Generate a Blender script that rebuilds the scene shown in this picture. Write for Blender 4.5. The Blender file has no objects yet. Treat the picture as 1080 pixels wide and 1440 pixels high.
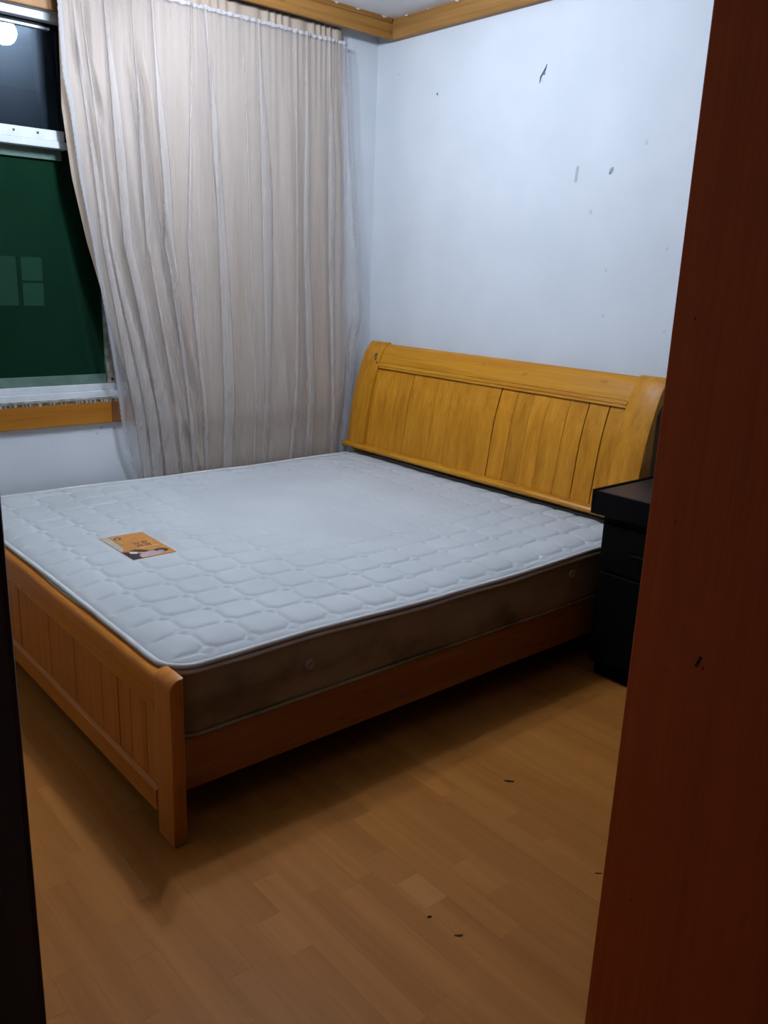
import bpy, bmesh, math, random
from mathutils import Matrix, Vector, noise

random.seed(7)
S = bpy.context.scene
C = S.collection

# ------------------------------------------------------------------ camera
cd = bpy.data.cameras.new('camera')
cam = bpy.data.objects.new('camera', cd)
C.objects.link(cam)
CAM, YAW, PITCH, ROLL, FPX = (3.5667, -2.9539, 1.3692), 0.854, 0.2733, 0.0386, 1191.05
fw = Vector((-math.sin(YAW) * math.cos(PITCH), math.cos(YAW) * math.cos(PITCH), -math.sin(PITCH)))
rt = Vector((math.cos(YAW), math.sin(YAW), 0))
up = rt.cross(fw)
r2 = rt * math.cos(ROLL) + up * math.sin(ROLL)
u2 = up * math.cos(ROLL) - rt * math.sin(ROLL)
M = Matrix.Identity(4)
for i in range(3):
    M[i][0], M[i][1], M[i][2], M[i][3] = r2[i], u2[i], -fw[i], CAM[i]
cam.matrix_world = M
cd.sensor_fit = 'HORIZONTAL'
cd.sensor_width = 36.0
cd.lens = FPX / 1080 * 36
cd.clip_start = 0.02
cd.clip_end = 200
S.camera = cam

# ------------------------------------------------------------------ world, exposure
w = bpy.data.worlds.new('night_sky')
S.world = w
w.use_nodes = True
w.node_tree.nodes['Background'].inputs[0].default_value = (0.10, 0.13, 0.2, 1)
w.node_tree.nodes['Background'].inputs[1].default_value = 0.012
vs = S.view_settings
vs.view_transform = 'Standard'
vs.look = 'None'
vs.gamma = 1.0
vs.exposure = 0.0
vs.use_curve_mapping = False
LAMP_STRENGTH = 350.0 / 0.74
ALB = 0.74           # reflectance scale shared by all paints and cloths
LAMP_COLOR = (0.69, 0.81, 1.0)


# ------------------------------------------------------------------ materials
def newmat(name):
    m = bpy.data.materials.new(name)
    m.use_nodes = True
    nt = m.node_tree
    b = nt.nodes['Principled BSDF']
    return m, nt, b


def N(nt, t, **kw):
    n = nt.nodes.new(t)
    for k, v in kw.items():
        setattr(n, k, v)
    return n


def coords(nt, scale=(1, 1, 1), rnd=True):
    tc = N(nt, 'ShaderNodeTexCoord')
    mp = N(nt, 'ShaderNodeMapping')
    mp.inputs['Scale'].default_value = scale
    if rnd:
        oi = N(nt, 'ShaderNodeObjectInfo')
        mul = N(nt, 'ShaderNodeVectorMath', operation='SCALE')
        cmb = N(nt, 'ShaderNodeCombineXYZ')
        for i in range(3):
            nt.links.new(oi.outputs['Random'], cmb.inputs[i])
        mul.inputs[3].default_value = 37.0
        nt.links.new(cmb.outputs[0], mul.inputs[0])
        add = N(nt, 'ShaderNodeVectorMath', operation='ADD')
        nt.links.new(tc.outputs['Object'], add.inputs[0])
        nt.links.new(mul.outputs[0], add.inputs[1])
        nt.links.new(add.outputs[0], mp.inputs[0])
    else:
        nt.links.new(tc.outputs['Object'], mp.inputs[0])
    return mp.outputs[0]


def ramp(nt, fac, stops, k=ALB):
    r = N(nt, 'ShaderNodeValToRGB')
    e = r.color_ramp.elements
    while len(e) < len(stops):
        e.new(0.5)
    for el, (p, c) in zip(e, stops):
        el.position = p
        el.color = (c[0] * k, c[1] * k, c[2] * k, 1)
    nt.links.new(fac, r.inputs[0])
    return r.outputs[0]


def wood(name, dark, mid, light, axis, rough=0.4, vary=0.25, knots=True, bump=0.15, coat=0.0, spec=0.3, fine=1.0, broad=2.2):
    m, nt, b = newmat(name)
    sc = [14, 14, 14]
    sc[axis] = 0.45
    v = coords(nt, sc)
    n1 = N(nt, 'ShaderNodeTexNoise')
    n1.inputs['Scale'].default_value = broad
    n1.inputs['Detail'].default_value = 6
    n1.inputs['Distortion'].default_value = 0.15
    nt.links.new(v, n1.inputs[0])
    col = ramp(nt, n1.outputs[0], [(0.28, dark), (0.5, mid), (0.72, light)])
    sc2 = [90, 90, 90]
    sc2[axis] = 3
    v2 = coords(nt, sc2)
    n2 = N(nt, 'ShaderNodeTexNoise')
    n2.inputs['Scale'].default_value = 1.5
    n2.inputs['Detail'].default_value = 3
    nt.links.new(v2, n2.inputs[0])
    oi = N(nt, 'ShaderNodeObjectInfo')
    hs = N(nt, 'ShaderNodeHueSaturation')
    mr = N(nt, 'ShaderNodeMapRange')
    mr.inputs[3].default_value = 1 - vary
    mr.inputs[4].default_value = 1 + vary
    nt.links.new(oi.outputs['Random'], mr.inputs[0])
    mr2 = N(nt, 'ShaderNodeMapRange')
    mr2.inputs[1].default_value = 0.3
    mr2.inputs[2].default_value = 0.7
    mr2.inputs[3].default_value = 1 - 0.12 * fine
    mr2.inputs[4].default_value = 1 + 0.08 * fine
    nt.links.new(n2.outputs[0], mr2.inputs[0])
    mm = N(nt, 'ShaderNodeMath', operation='MULTIPLY')
    nt.links.new(mr.outputs[0], mm.inputs[0])
    nt.links.new(mr2.outputs[0], mm.inputs[1])
    nt.links.new(mm.outputs[0], hs.inputs['Value'])
    nt.links.new(col, hs.inputs['Color'])
    out = hs.outputs[0]
    if knots:
        sc3 = [11, 11, 11]
        sc3[axis] = 5
        v3 = coords(nt, sc3)
        vo = N(nt, 'ShaderNodeTexNoise')
        vo.inputs['Scale'].default_value = 1.6
        vo.inputs['Detail'].default_value = 1
        nt.links.new(v3, vo.inputs[0])
        kr = ramp(nt, vo.outputs[0], [(0.72, (0, 0, 0)), (0.80, (0.55, 0.55, 0.55))], 1.0)
        mx = N(nt, 'ShaderNodeMix', data_type='RGBA')
        nt.links.new(kr, mx.inputs[0])
        nt.links.new(out, mx.inputs[6])
        mx.inputs[7].default_value = (dark[0] * 0.34, dark[1] * 0.3, dark[2] * 0.3, 1)
        out = mx.outputs[2]
    nt.links.new(out, b.inputs['Base Color'])
    b.inputs['Roughness'].default_value = rough
    b.inputs['Specular IOR Level'].default_value = spec
    b.inputs['Coat Weight'].default_value = coat
    b.inputs['Coat Roughness'].default_value = 0.2
    bp = N(nt, 'ShaderNodeBump')
    bp.inputs['Strength'].default_value = bump
    bp.inputs['Distance'].default_value = 0.002
    nt.links.new(n2.outputs[0], bp.inputs['Height'])
    nt.links.new(bp.outputs[0], b.inputs['Normal'])
    return m


def mottled(name, c1, c2, scale=6, rough=0.8, bump=0.0, bscale=200, spec=0.2, sc=(1, 1, 1)):
    m, nt, b = newmat(name)
    v = coords(nt, sc, rnd=False)
    n1 = N(nt, 'ShaderNodeTexNoise')
    n1.inputs['Scale'].default_value = scale
    n1.inputs['Detail'].default_value = 5
    nt.links.new(v, n1.inputs[0])
    nt.links.new(ramp(nt, n1.outputs[0], [(0.35, c1), (0.65, c2)]), b.inputs['Base Color'])
    b.inputs['Roughness'].default_value = rough
    b.inputs['Specular IOR Level'].default_value = spec
    if bump:
        n2 = N(nt, 'ShaderNodeTexNoise')
        n2.inputs['Scale'].default_value = bscale
        n2.inputs['Detail'].default_value = 3
        nt.links.new(v, n2.inputs[0])
        bp = N(nt, 'ShaderNodeBump')
        bp.inputs['Strength'].default_value = bump
        bp.inputs['Distance'].default_value = 0.003
        nt.links.new(n2.outputs[0], bp.inputs['Height'])
        nt.links.new(bp.outputs[0], b.inputs['Normal'])
    return m


MAT = {}
MAT['wall'] = mottled('white_plaster', (0.75, 0.77, 0.79), (0.81, 0.82, 0.84), 3, 0.75, 0.12, 60)
MAT['ceil'] = mottled('ceiling_paint', (0.93, 0.93, 0.92), (1.0, 0.99, 0.97), 3, 0.85, 0.1, 60)
MAT['backwall'] = mottled('beige_back_wall', (0.54, 0.52, 0.49), (0.6, 0.58, 0.55), 3, 0.8)
MAT['darkwall'] = mottled('brown_low_bounce_wall', (0.075, 0.036, 0.02), (0.11, 0.05, 0.028), 4, 0.6)  # unseen doorway wall; brown panel tone invented to cut bounce light
MAT['head_x'] = wood('pine_rail', (0.52, 0.19, 0.011), (0.62, 0.252, 0.015), (0.68, 0.30, 0.024), 0, 0.38, 0.04, spec=0.2)
MAT['head_z'] = wood('pine_board', (0.49, 0.178, 0.010), (0.61, 0.245, 0.014), (0.69, 0.30, 0.024), 2, 0.38, 0.09, spec=0.2)
MAT['foot_x'] = wood('bed_rail_wood', (0.56, 0.17, 0.016), (0.65, 0.215, 0.022), (0.72, 0.26, 0.032), 0, 0.4, 0.05, spec=0.2)
MAT['foot_y'] = wood('shaded_bed_side_wood', (0.33, 0.11, 0.024), (0.39, 0.135, 0.032), (0.45, 0.165, 0.04), 1, 0.42, 0.05, spec=0.2)  # darker than the other bed wood: shade on the side put into colour
MAT['foot_z'] = wood('bed_board_wood', (0.45, 0.135, 0.017), (0.57, 0.187, 0.027), (0.64, 0.24, 0.04), 2, 0.4, 0.11, spec=0.2)
MAT['floor'] = wood('laminate_strip', (0.33, 0.112, 0.017), (0.385, 0.138, 0.023), (0.44, 0.165, 0.032), 0, 0.5, 0.055, knots=False, bump=0.02, spec=0.1, fine=0.45, broad=1.1)
MAT['floor_pale'] = wood('pale_laminate_strip', (0.40, 0.155, 0.032), (0.45, 0.178, 0.038), (0.48, 0.195, 0.045), 0, 0.5, 0.0, knots=False, bump=0.02, spec=0.1, fine=0.3, broad=1.1)
MAT['trim_y'] = wood('varnished_trim_y', (0.26, 0.11, 0.022), (0.38, 0.17, 0.035), (0.45, 0.215, 0.05), 1, 0.5, 0.05)
MAT['trim_x'] = wood('varnished_trim_x', (0.26, 0.12, 0.03), (0.38, 0.18, 0.045), (0.45, 0.225, 0.065), 0, 0.5, 0.05)
MAT['apron'] = wood('orange_apron', (0.35, 0.12, 0.011), (0.42, 0.15, 0.014), (0.46, 0.18, 0.018), 1, 0.5, 0.05, knots=False, spec=0.15)
MAT['apron_end'] = wood('brown_apron_end', (0.20, 0.07, 0.018), (0.24, 0.085, 0.02), (0.28, 0.1, 0.024), 1, 0.5, 0.03, knots=False)
MAT['sash_green'] = mottled('grey_green_sash', (0.10, 0.17, 0.13), (0.15, 0.22, 0.18), 12, 0.6)
MAT['door'] = wood('red_brown_door_paint', (0.50, 0.086, 0.014), (0.54, 0.094, 0.016), (0.58, 0.102, 0.018), 2, 0.5, 0.02, knots=False, bump=0.03, spec=0.12)
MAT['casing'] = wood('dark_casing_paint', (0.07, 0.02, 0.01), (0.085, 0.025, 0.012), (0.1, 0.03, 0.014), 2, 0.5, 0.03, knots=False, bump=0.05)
MAT['black'] = mottled('black_brown_lacquer', (0.003, 0.0025, 0.0025), (0.005, 0.004, 0.004), 20, 0.6, spec=0.06)
MAT['black_top'] = wood('dark_nightstand_top', (0.02, 0.013, 0.011), (0.028, 0.018, 0.015), (0.036, 0.024, 0.02), 0, 0.4, 0.02, knots=False)
MAT['alu'] = mottled('white_window_frame', (0.66, 0.68, 0.68), (0.76, 0.77, 0.77), 14, 0.4, spec=0.4)
MAT['alu_dirty'] = mottled('grimy_window_track', (0.26, 0.23, 0.17), (0.5, 0.48, 0.42), 30, 0.6)
MAT['grime'] = mottled('grime', (0.06, 0.04, 0.02), (0.22, 0.17, 0.11), 60, 0.9)
MAT['rubber'] = mottled('black_gasket', (0.004, 0.004, 0.005), (0.008, 0.008, 0.009), 20, 0.6)
MAT['metal'] = mottled('dull_metal', (0.3, 0.3, 0.3), (0.4, 0.4, 0.4), 20, 0.4)
MAT['mortar'] = mottled('filler', (0.6, 0.58, 0.55), (0.75, 0.73, 0.7), 40, 0.9)
MAT['scuff'] = mottled('dark_scuff', (0.05, 0.055, 0.07), (0.15, 0.16, 0.18), 80, 0.9)
MAT['scuff_pale'] = mottled('pale_scuff', (0.63, 0.65, 0.68), (0.69, 0.71, 0.74), 80, 0.9)
MAT['scuff_mid'] = mottled('grey_scuff', (0.33, 0.36, 0.40), (0.50, 0.53, 0.57), 90, 0.9)
MAT['tape'] = mottled('old_tape', (0.50, 0.52, 0.50), (0.58, 0.59, 0.57), 60, 0.5)
MAT['debris'] = mottled('dark_fleck', (0.008, 0.006, 0.004), (0.03, 0.02, 0.012), 200, 0.9)
MAT['debris_b'] = mottled('brown_fleck', (0.10, 0.045, 0.015), (0.14, 0.06, 0.02), 200, 0.9)
MAT['quilt'] = mottled('white_quilted_cloth', (0.55, 0.555, 0.55), (0.61, 0.615, 0.61), 2.5, 0.9, 0.15, 900)
MAT['piping'] = mottled('piping_cloth', (0.66, 0.64, 0.61), (0.80, 0.78, 0.75), 9, 0.9)
MAT['vent'] = mottled('vent_plastic', (0.36, 0.30, 0.25), (0.44, 0.37, 0.31), 9, 0.5)
MAT['ext'] = mottled('night_facade', (0.03, 0.04, 0.04), (0.05, 0.06, 0.06), 1, 0.9)
MAT['base'] = mottled('white_lamp_base', (0.7, 0.7, 0.7), (0.75, 0.75, 0.75), 9, 0.4)


def band_mat():
    m, nt, b = newmat('stained_beige_band')
    v = coords(nt, (1, 1, 1.6), rnd=False)
    n = N(nt, 'ShaderNodeTexNoise')
    n.inputs['Scale'].default_value = 5
    n.inputs['Detail'].default_value = 5
    nt.links.new(v, n.inputs[0])
    n2 = N(nt, 'ShaderNodeTexNoise')
    n2.inputs['Scale'].default_value = 260
    nt.links.new(v, n2.inputs[0])
    nt.links.new(ramp(nt, n.outputs[0], [(0.3, (0.19, 0.135, 0.07)), (0.5, (0.36, 0.26, 0.155)), (0.7, (0.43, 0.315, 0.20))]), b.inputs['Base Color'])  # real stains, with the whole tone darkened to stand in for shade
    b.inputs['Roughness'].default_value = 0.95
    b.inputs['Specular IOR Level'].default_value = 0.1
    bp = N(nt, 'ShaderNodeBump')
    bp.inputs['Strength'].default_value = 0.3
    bp.inputs['Distance'].default_value = 0.002
    nt.links.new(n2.outputs[0], bp.inputs['Height'])
    nt.links.new(bp.outputs[0], b.inputs['Normal'])
    return m


MAT['band'] = band_mat()


def cloth(name, c1, c2, transl=0.25, opacity=1.0, stretch=(30, 30, 1.2)):
    m, nt, b = newmat(name)
    nt.nodes.remove(b)
    out = nt.nodes['Material Output']
    v = coords(nt, stretch, rnd=False)
    n = N(nt, 'ShaderNodeTexNoise')
    n.inputs['Scale'].default_value = 1.5
    n.inputs['Detail'].default_value = 4
    nt.links.new(v, n.inputs[0])
    col = ramp(nt, n.outputs[0], [(0.3, c1), (0.7, c2)])
    d = N(nt, 'ShaderNodeBsdfDiffuse')
    t = N(nt, 'ShaderNodeBsdfTranslucent')
    nt.links.new(col, d.inputs[0])
    nt.links.new(col, t.inputs[0])
    mx = N(nt, 'ShaderNodeMixShader')
    mx.inputs[0].default_value = transl
    nt.links.new(d.outputs[0], mx.inputs[1])
    nt.links.new(t.outputs[0], mx.inputs[2])
    res = mx.outputs[0]
    if opacity < 1:
        tr = N(nt, 'ShaderNodeBsdfTransparent')
        m2 = N(nt, 'ShaderNodeMixShader')
        m2.inputs[0].default_value = opacity
        nt.links.new(tr.outputs[0], m2.inputs[1])
        nt.links.new(res, m2.inputs[2])
        res = m2.outputs[0]
    nt.links.new(res, out.inputs[0])
    return m


MAT['drape'] = cloth('beige_drape', (0.55, 0.425, 0.325), (0.61, 0.478, 0.37), 0.10)
MAT['sheer'] = cloth('white_sheer', (0.84, 0.765, 0.71), (0.92, 0.84, 0.785), 0.3, 0.36)
MAT['lace'] = cloth('lace_edge', (0.62, 0.62, 0.64), (0.72, 0.72, 0.74), 0.3, 0.6)
MAT['tapehead'] = cloth('heading_tape_cloth', (0.72, 0.70, 0.70), (0.8, 0.78, 0.78), 0.3, 0.9)


def glass(name, tint, rough, refl, film):
    m, nt, b = newmat(name)
    nt.nodes.remove(b)
    out = nt.nodes['Material Output']
    tr = N(nt, 'ShaderNodeBsdfTransparent')
    tr.inputs[0].default_value = (*tint, 1)
    gl = N(nt, 'ShaderNodeBsdfGlossy')
    gl.inputs['Roughness'].default_value = rough
    gl.inputs[0].default_value = (refl[0] * ALB, refl[1] * ALB, refl[2] * ALB, 1)
    fr = N(nt, 'ShaderNodeFresnel')
    fr.inputs[0].default_value = 1.6
    mx = N(nt, 'ShaderNodeMixShader')
    nt.links.new(fr.outputs[0], mx.inputs[0])
    nt.links.new(tr.outputs[0], mx.inputs[1])
    nt.links.new(gl.outputs[0], mx.inputs[2])
    # film of dust
    df = N(nt, 'ShaderNodeBsdfDiffuse')
    n = N(nt, 'ShaderNodeTexNoise')
    n.inputs['Scale'].default_value = 9
    n.inputs['Detail'].default_value = 6
    tc = N(nt, 'ShaderNodeTexCoord')
    nt.links.new(tc.outputs['Object'], n.inputs[0])
    nt.links.new(ramp(nt, n.outputs[0], [(0.3, tuple(c * 0.8 for c in film)), (0.7, tuple(c * 1.15 for c in film))]), df.inputs[0])
    ad = N(nt, 'ShaderNodeAddShader')
    a0 = N(nt, 'ShaderNodeAddShader')
    g2 = N(nt, 'ShaderNodeBsdfGlossy')
    g2.inputs['Roughness'].default_value = 0.33
    g2.inputs[0].default_value = (refl[0] * 0.0055, refl[1] * 0.0055, refl[2] * 0.0055, 1)
    nt.links.new(mx.outputs[0], a0.inputs[0])
    nt.links.new(df.outputs[0], a0.inputs[1])
    nt.links.new(a0.outputs[0], ad.inputs[0])
    nt.links.new(g2.outputs[0], ad.inputs[1])
    nt.links.new(ad.outputs[0], out.inputs[0])
    return m


MAT['glass'] = glass('night_glass', (0.8, 0.85, 0.9), 0.015, (0.75, 0.9, 1.0), (0.003, 0.005, 0.008))
MAT['green_glass'] = glass('green_tinted_glass', (0.22, 0.42, 0.32), 0.02, (0.25, 0.8, 0.5), (0.0058, 0.0265, 0.0138))


def emit(name, col, strength):
    m, nt, b = newmat(name)
    b.inputs['Base Color'].default_value = (*col, 1)
    b.inputs['Emission Color'].default_value = (*col, 1)
    b.inputs['Emission Strength'].default_value = strength
    return m


MAT['bulb'] = emit('lit_bulb', LAMP_COLOR, LAMP_STRENGTH)
MAT['litpane'] = emit('dim_lit_pane', (0.9, 0.7, 0.9), 0.16)


def flat(name, c, rough=0.5):
    m, nt, b = newmat(name)
    n = N(nt, 'ShaderNodeTexNoise')
    n.inputs['Scale'].default_value = 60
    nt.links.new(coords(nt, rnd=False), n.inputs[0])
    nt.links.new(ramp(nt, n.outputs[0], [(0.3, tuple(x * 0.88 for x in c)), (0.7, tuple(min(1, x * 1.1) for x in c))]), b.inputs['Base Color'])
    b.inputs['Roughness'].default_value = rough
    return m


MAT['lab_orange'] = flat('label_orange', (0.62, 0.24, 0.045))
MAT['lab_cream'] = flat('label_cream', (0.50, 0.46, 0.36))
MAT['lab_dark'] = flat('label_navy', (0.025, 0.022, 0.035))
MAT['lab_skin'] = flat('label_skin', (0.58, 0.38, 0.34))
MAT['lab_red'] = flat('label_maroon', (0.22, 0.055, 0.02))
MAT['lab_gold'] = flat('label_gold', (0.72, 0.42, 0.14))
MAT['lab_white'] = flat('label_white', (0.7, 0.68, 0.66))


# ------------------------------------------------------------------ mesh helpers
def link(name, me, mat=None, parent=None, smooth=False, kind=None):
    o = bpy.data.objects.new(name, me)
    C.objects.link(o)
    if mat:
        if not me.materials:
            me.materials.append(MAT[mat])
    if smooth:
        for p in me.polygons:
            p.use_smooth = True
    if parent is not None:
        o.parent = parent
    if kind:
        o['kind'] = kind
    return o


def tag(o, label, cat, group=None):
    o['label'] = label
    o['category'] = cat
    if group:
        o['group'] = group
    return o


def empty(name, loc):
    o = bpy.data.objects.new(name, None)
    o.location = loc
    o.empty_display_size = 0.1
    C.objects.link(o)
    return o


def boxes(name, bl, mat, parent=None, bevel=0.0, kind=None, seg=2):
    """one mesh from axis-aligned boxes (x0,x1,y0,y1,z0,z1); parent must sit at the origin"""
    bm = bmesh.new()
    for (x0, x1, y0, y1, z0, z1) in bl:
        vs_ = [bm.verts.new(p) for p in ((x0, y0, z0), (x1, y0, z0), (x1, y1, z0), (x0, y1, z0), (x0, y0, z1), (x1, y0, z1), (x1, y1, z1), (x0, y1, z1))]
        for f in ((3, 2, 1, 0), (4, 5, 6, 7), (0, 1, 5, 4), (1, 2, 6, 5), (2, 3, 7, 6), (3, 0, 4, 7)):
            bm.faces.new([vs_[i] for i in f])
    if bevel:
        bmesh.ops.bevel(bm, geom=bm.edges[:], offset=bevel, segments=seg, affect='EDGES', profile=0.5)
    me = bpy.data.meshes.new(name)
    bm.to_mesh(me)
    bm.free()
    return link(name, me, mat, parent, kind=kind, smooth=False)


def prism(name, prof, x0, x1, mat, parent=None, axis=0, bevel=0.0, kind=None, smooth=False):
    """extrude a closed profile along an axis. axis 0: profile is (y,z); axis 1: profile is (x,z)"""
    bm = bmesh.new()
    mk = (lambda a, p: (a, p[0], p[1])) if axis == 0 else (lambda a, p: (p[0], a, p[1]))
    A = [bm.verts.new(mk(x0, p)) for p in prof]
    B = [bm.verts.new(mk(x1, p)) for p in prof]
    bm.faces.new(A)
    bm.faces.new(B[::-1])
    n = len(prof)
    for i in range(n):
        bm.faces.new((A[i], B[i], B[(i + 1) % n], A[(i + 1) % n]))
    bmesh.ops.recalc_face_normals(bm, faces=bm.faces[:])
    if bevel:
        ends = [e for e in bm.edges if len({round(v.co[axis], 5) for v in e.verts}) == 1]
        bmesh.ops.bevel(bm, geom=ends, offset=bevel, segments=2, affect='EDGES', profile=0.5)
    me = bpy.data.meshes.new(name)
    bm.to_mesh(me)
    bm.free()
    o = link(name, me, mat, parent, kind=kind)
    if smooth:
        for p in me.polygons:
            p.use_smooth = abs(p.normal[axis]) < 0.5
        try:
            me.set_sharp_from_angle(angle=math.radians(35))
        except Exception:
            pass
    return o


def tube(name, pts, rad, mat, parent=None, closed=False, sides=8, ry=None):
    vs_, fs = [], []
    n = len(pts)
    for i, p in enumerate(pts):
        p = Vector(p)
        a = Vector(pts[(i - 1) % n] if closed or i > 0 else pts[i])
        b = Vector(pts[(i + 1) % n] if closed or i < n - 1 else pts[i])
        t = (b - a).normalized()
        ref = Vector((0, 0, 1)) if abs(t.z) < 0.9 else Vector((1, 0, 0))
        s = t.cross(ref).normalized()
        u = s.cross(t)
        for k in range(sides):
            an = 2 * math.pi * k / sides
            vs_.append(p + s * math.cos(an) * rad + u * math.sin(an) * (ry or rad))
    m = n if closed else n - 1
    for i in range(m):
        j = (i + 1) % n
        for k in range(sides):
            l = (k + 1) % sides
            fs.append((i * sides + k, i * sides + l, j * sides + l, j * sides + k))
    if not closed:
        fs.append(tuple(range(sides))[::-1])
        fs.append(tuple((n - 1) * sides + k for k in range(sides)))
    me = bpy.data.meshes.new(name)
    me.from_pydata([tuple(v) for v in vs_], [], fs)
    return link(name, me, mat, parent, smooth=True)


def lathe(name, prof, center, mat, parent=None, sides=24, axis=2):
    vs_, fs = [], []
    for (r, h) in prof:
        for k in range(sides):
            a = 2 * math.pi * k / sides
            c = (r * math.cos(a), r * math.sin(a))
            p = (c[0], c[1], h) if axis == 2 else ((h, c[0], c[1]) if axis == 0 else (c[0], h, c[1]))
            vs_.append((center[0] + p[0], center[1] + p[1], center[2] + p[2]))
    for i in range(len(prof) - 1):
        for k in range(sides):
            l = (k + 1) % sides
            fs.append((i * sides + k, i * sides + l, (i + 1) * sides + l, (i + 1) * sides + k))
    fs.append(tuple(range(sides))[::-1])
    fs.append(tuple((len(prof) - 1) * sides + k for k in range(sides)))
    me = bpy.data.meshes.new(name)
    me.from_pydata(vs_, [], fs)
    bm = bmesh.new()
    bm.from_mesh(me)
    bmesh.ops.recalc_face_normals(bm, faces=bm.faces[:])
    bm.to_mesh(me)
    bm.free()
    return link(name, me, mat, parent, smooth=True)


def poly(name, pts, mat, parent, thick=(0, 0, 0.0006)):
    n = len(pts)
    t = Vector(thick)
    v = [tuple(p) for p in pts] + [tuple(Vector(p) + t) for p in pts]
    f = [tuple(range(n)), tuple(range(2 * n - 1, n - 1, -1))]
    f += [(i, i + n, (i + 1) % n + n, (i + 1) % n) for i in range(n)]
    me = bpy.data.meshes.new(name)
    me.from_pydata(v, [], f)
    bm = bmesh.new()
    bm.from_mesh(me)
    bmesh.ops.recalc_face_normals(bm, faces=bm.faces[:])
    bm.to_mesh(me)
    bm.free()
    return link(name, me, mat, parent)


def interp(tab, z):
    if z <= tab[0][0]:
        return tab[0][1]
    for (a, b), (c, d) in zip(tab, tab[1:]):
        if z <= c:
            t = (z - a) / (c - a)
            return b + (d - b) * t
    return tab[-1][1]


def smooth01(t):
    t = max(0.0, min(1.0, t))
    return t * t * (3 - 2 * t)


# ------------------------------------------------------------------ room shell
ZC = 2.535          # ceiling
YB = -3.25          # wall behind the foot of the bed
XD, XO = 2.985, 3.255   # inner and outer face of the doorway wall
YD0, YD1 = -2.867, -1.98  # door opening
floor = boxes('floor', [(-0.2, 5.0, YB - 0.8, 0.2, -0.12, -0.0035)], 'floor', kind='structure')
ceiling = boxes('ceiling', [(-0.2, XO, YB, 0.2, ZC, ZC + 0.1)], 'ceil', kind='structure')
wall_h = boxes('wall_headboard', [(-0.2, XO, 0, 0.2, -0.1, ZC)], 'wall', kind='structure')
WY0, WY1, WZ0, WZ1 = -2.55, -0.42, 0.815, 2.275
wall_w = boxes('wall_window', [(-0.2, 0, YB, 0, -0.1, WZ0), (-0.2, 0, YB, 0, WZ1, ZC), (-0.2, 0, YB, WY0, WZ0, WZ1), (-0.2, 0, WY1, 0, WZ0, WZ1)], 'wall', kind='structure')
wall_b = boxes('wall_back', [(-0.2, XO, YB - 0.2, YB, -0.1, ZC)], 'backwall', kind='structure')
wall_d = boxes('wall_door', [(XD, XO, YD1 + 0.02, 0, -0.1, ZC), (XD, XO, YB, YD0 - 0.02, -0.1, ZC), (XD, XO, YD0 - 0.02, YD1 + 0.02, 2.12, ZC)], 'darkwall', kind='structure')

boxes('ceiling_hall_bounce', [(XO, 4.75, YB - 0.8, 0.2, ZC, ZC + 0.1)], 'ceil', kind='structure')  # unseen hall shell: ceiling and walls added to bounce light onto the casing
boxes('wall_hall_bounce', [(4.6, 4.75, YB - 0.8, 0.0, -0.1, ZC)], 'wall', kind='structure')
boxes('wall_hall_bounce_end', [(XO, 4.6, YB - 0.8, YB - 0.65, -0.1, ZC), (XO, 4.6, -0.15, 0.0, -0.1, ZC)], 'wall', kind='structure')
# laminate strips, each its own piece
SW = 0.0655
pieces = []
row = 0
y = YB
hidden = []
while y < -0.001:
    x = 0.0 - random.random() * 0.3
    xe = 5.0 if y < YD1 + 0.1 else XD
    while x < xe:
        ln = random.choice([0.12, 0.28, 0.34, 0.4, 0.46, 0.52])
        x1 = min(x + ln, xe)
        if y <= -1.76 < y + SW and x < 2.35 < x1:
            x1 = 2.35
        if y <= -1.76 < y + SW and abs(x - 2.35) < 1e-6:
            x1 = 2.45
        a = max(x, 0.0)
        if x1 - a > 0.01:
            b = (a + 0.00012, x1 - 0.00012, y + 0.00012, min(y + SW, 0) - 0.00012, -0.0035, 0.0 - random.random() * 0.0001)
            vis = (x1 > 1.2 and a < 3.05 and y > -2.75 and y < -0.42 and not (x1 < 1.86 and y > -2.05) and y > -1.9 - 0.75 * (a - 0.4)
                   and not (a > 2.05 + 0.0 and y > 1.66 * (2.86 - a) - 1.70))
            (pieces if vis else hidden).append(b)
        x = x1
    y += SW
pieces.sort(key=lambda b: abs(b[0] - 2.5) + abs(b[2] + 1.8))
hidden += pieces[300:]
pieces = pieces[:300]
for b in pieces:
    pale = b[2] <= -1.76 < b[3] and abs(b[0] - 2.35) < 0.002
    o = boxes('floor_strip', [b], 'floor_pale' if pale else 'floor', floor)
    if pale:
        o['label'] = 'short pale floor strip'
hs = boxes('floor_strip_field', hidden, 'floor', floor)
hs['kind'] = 'stuff'

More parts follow.
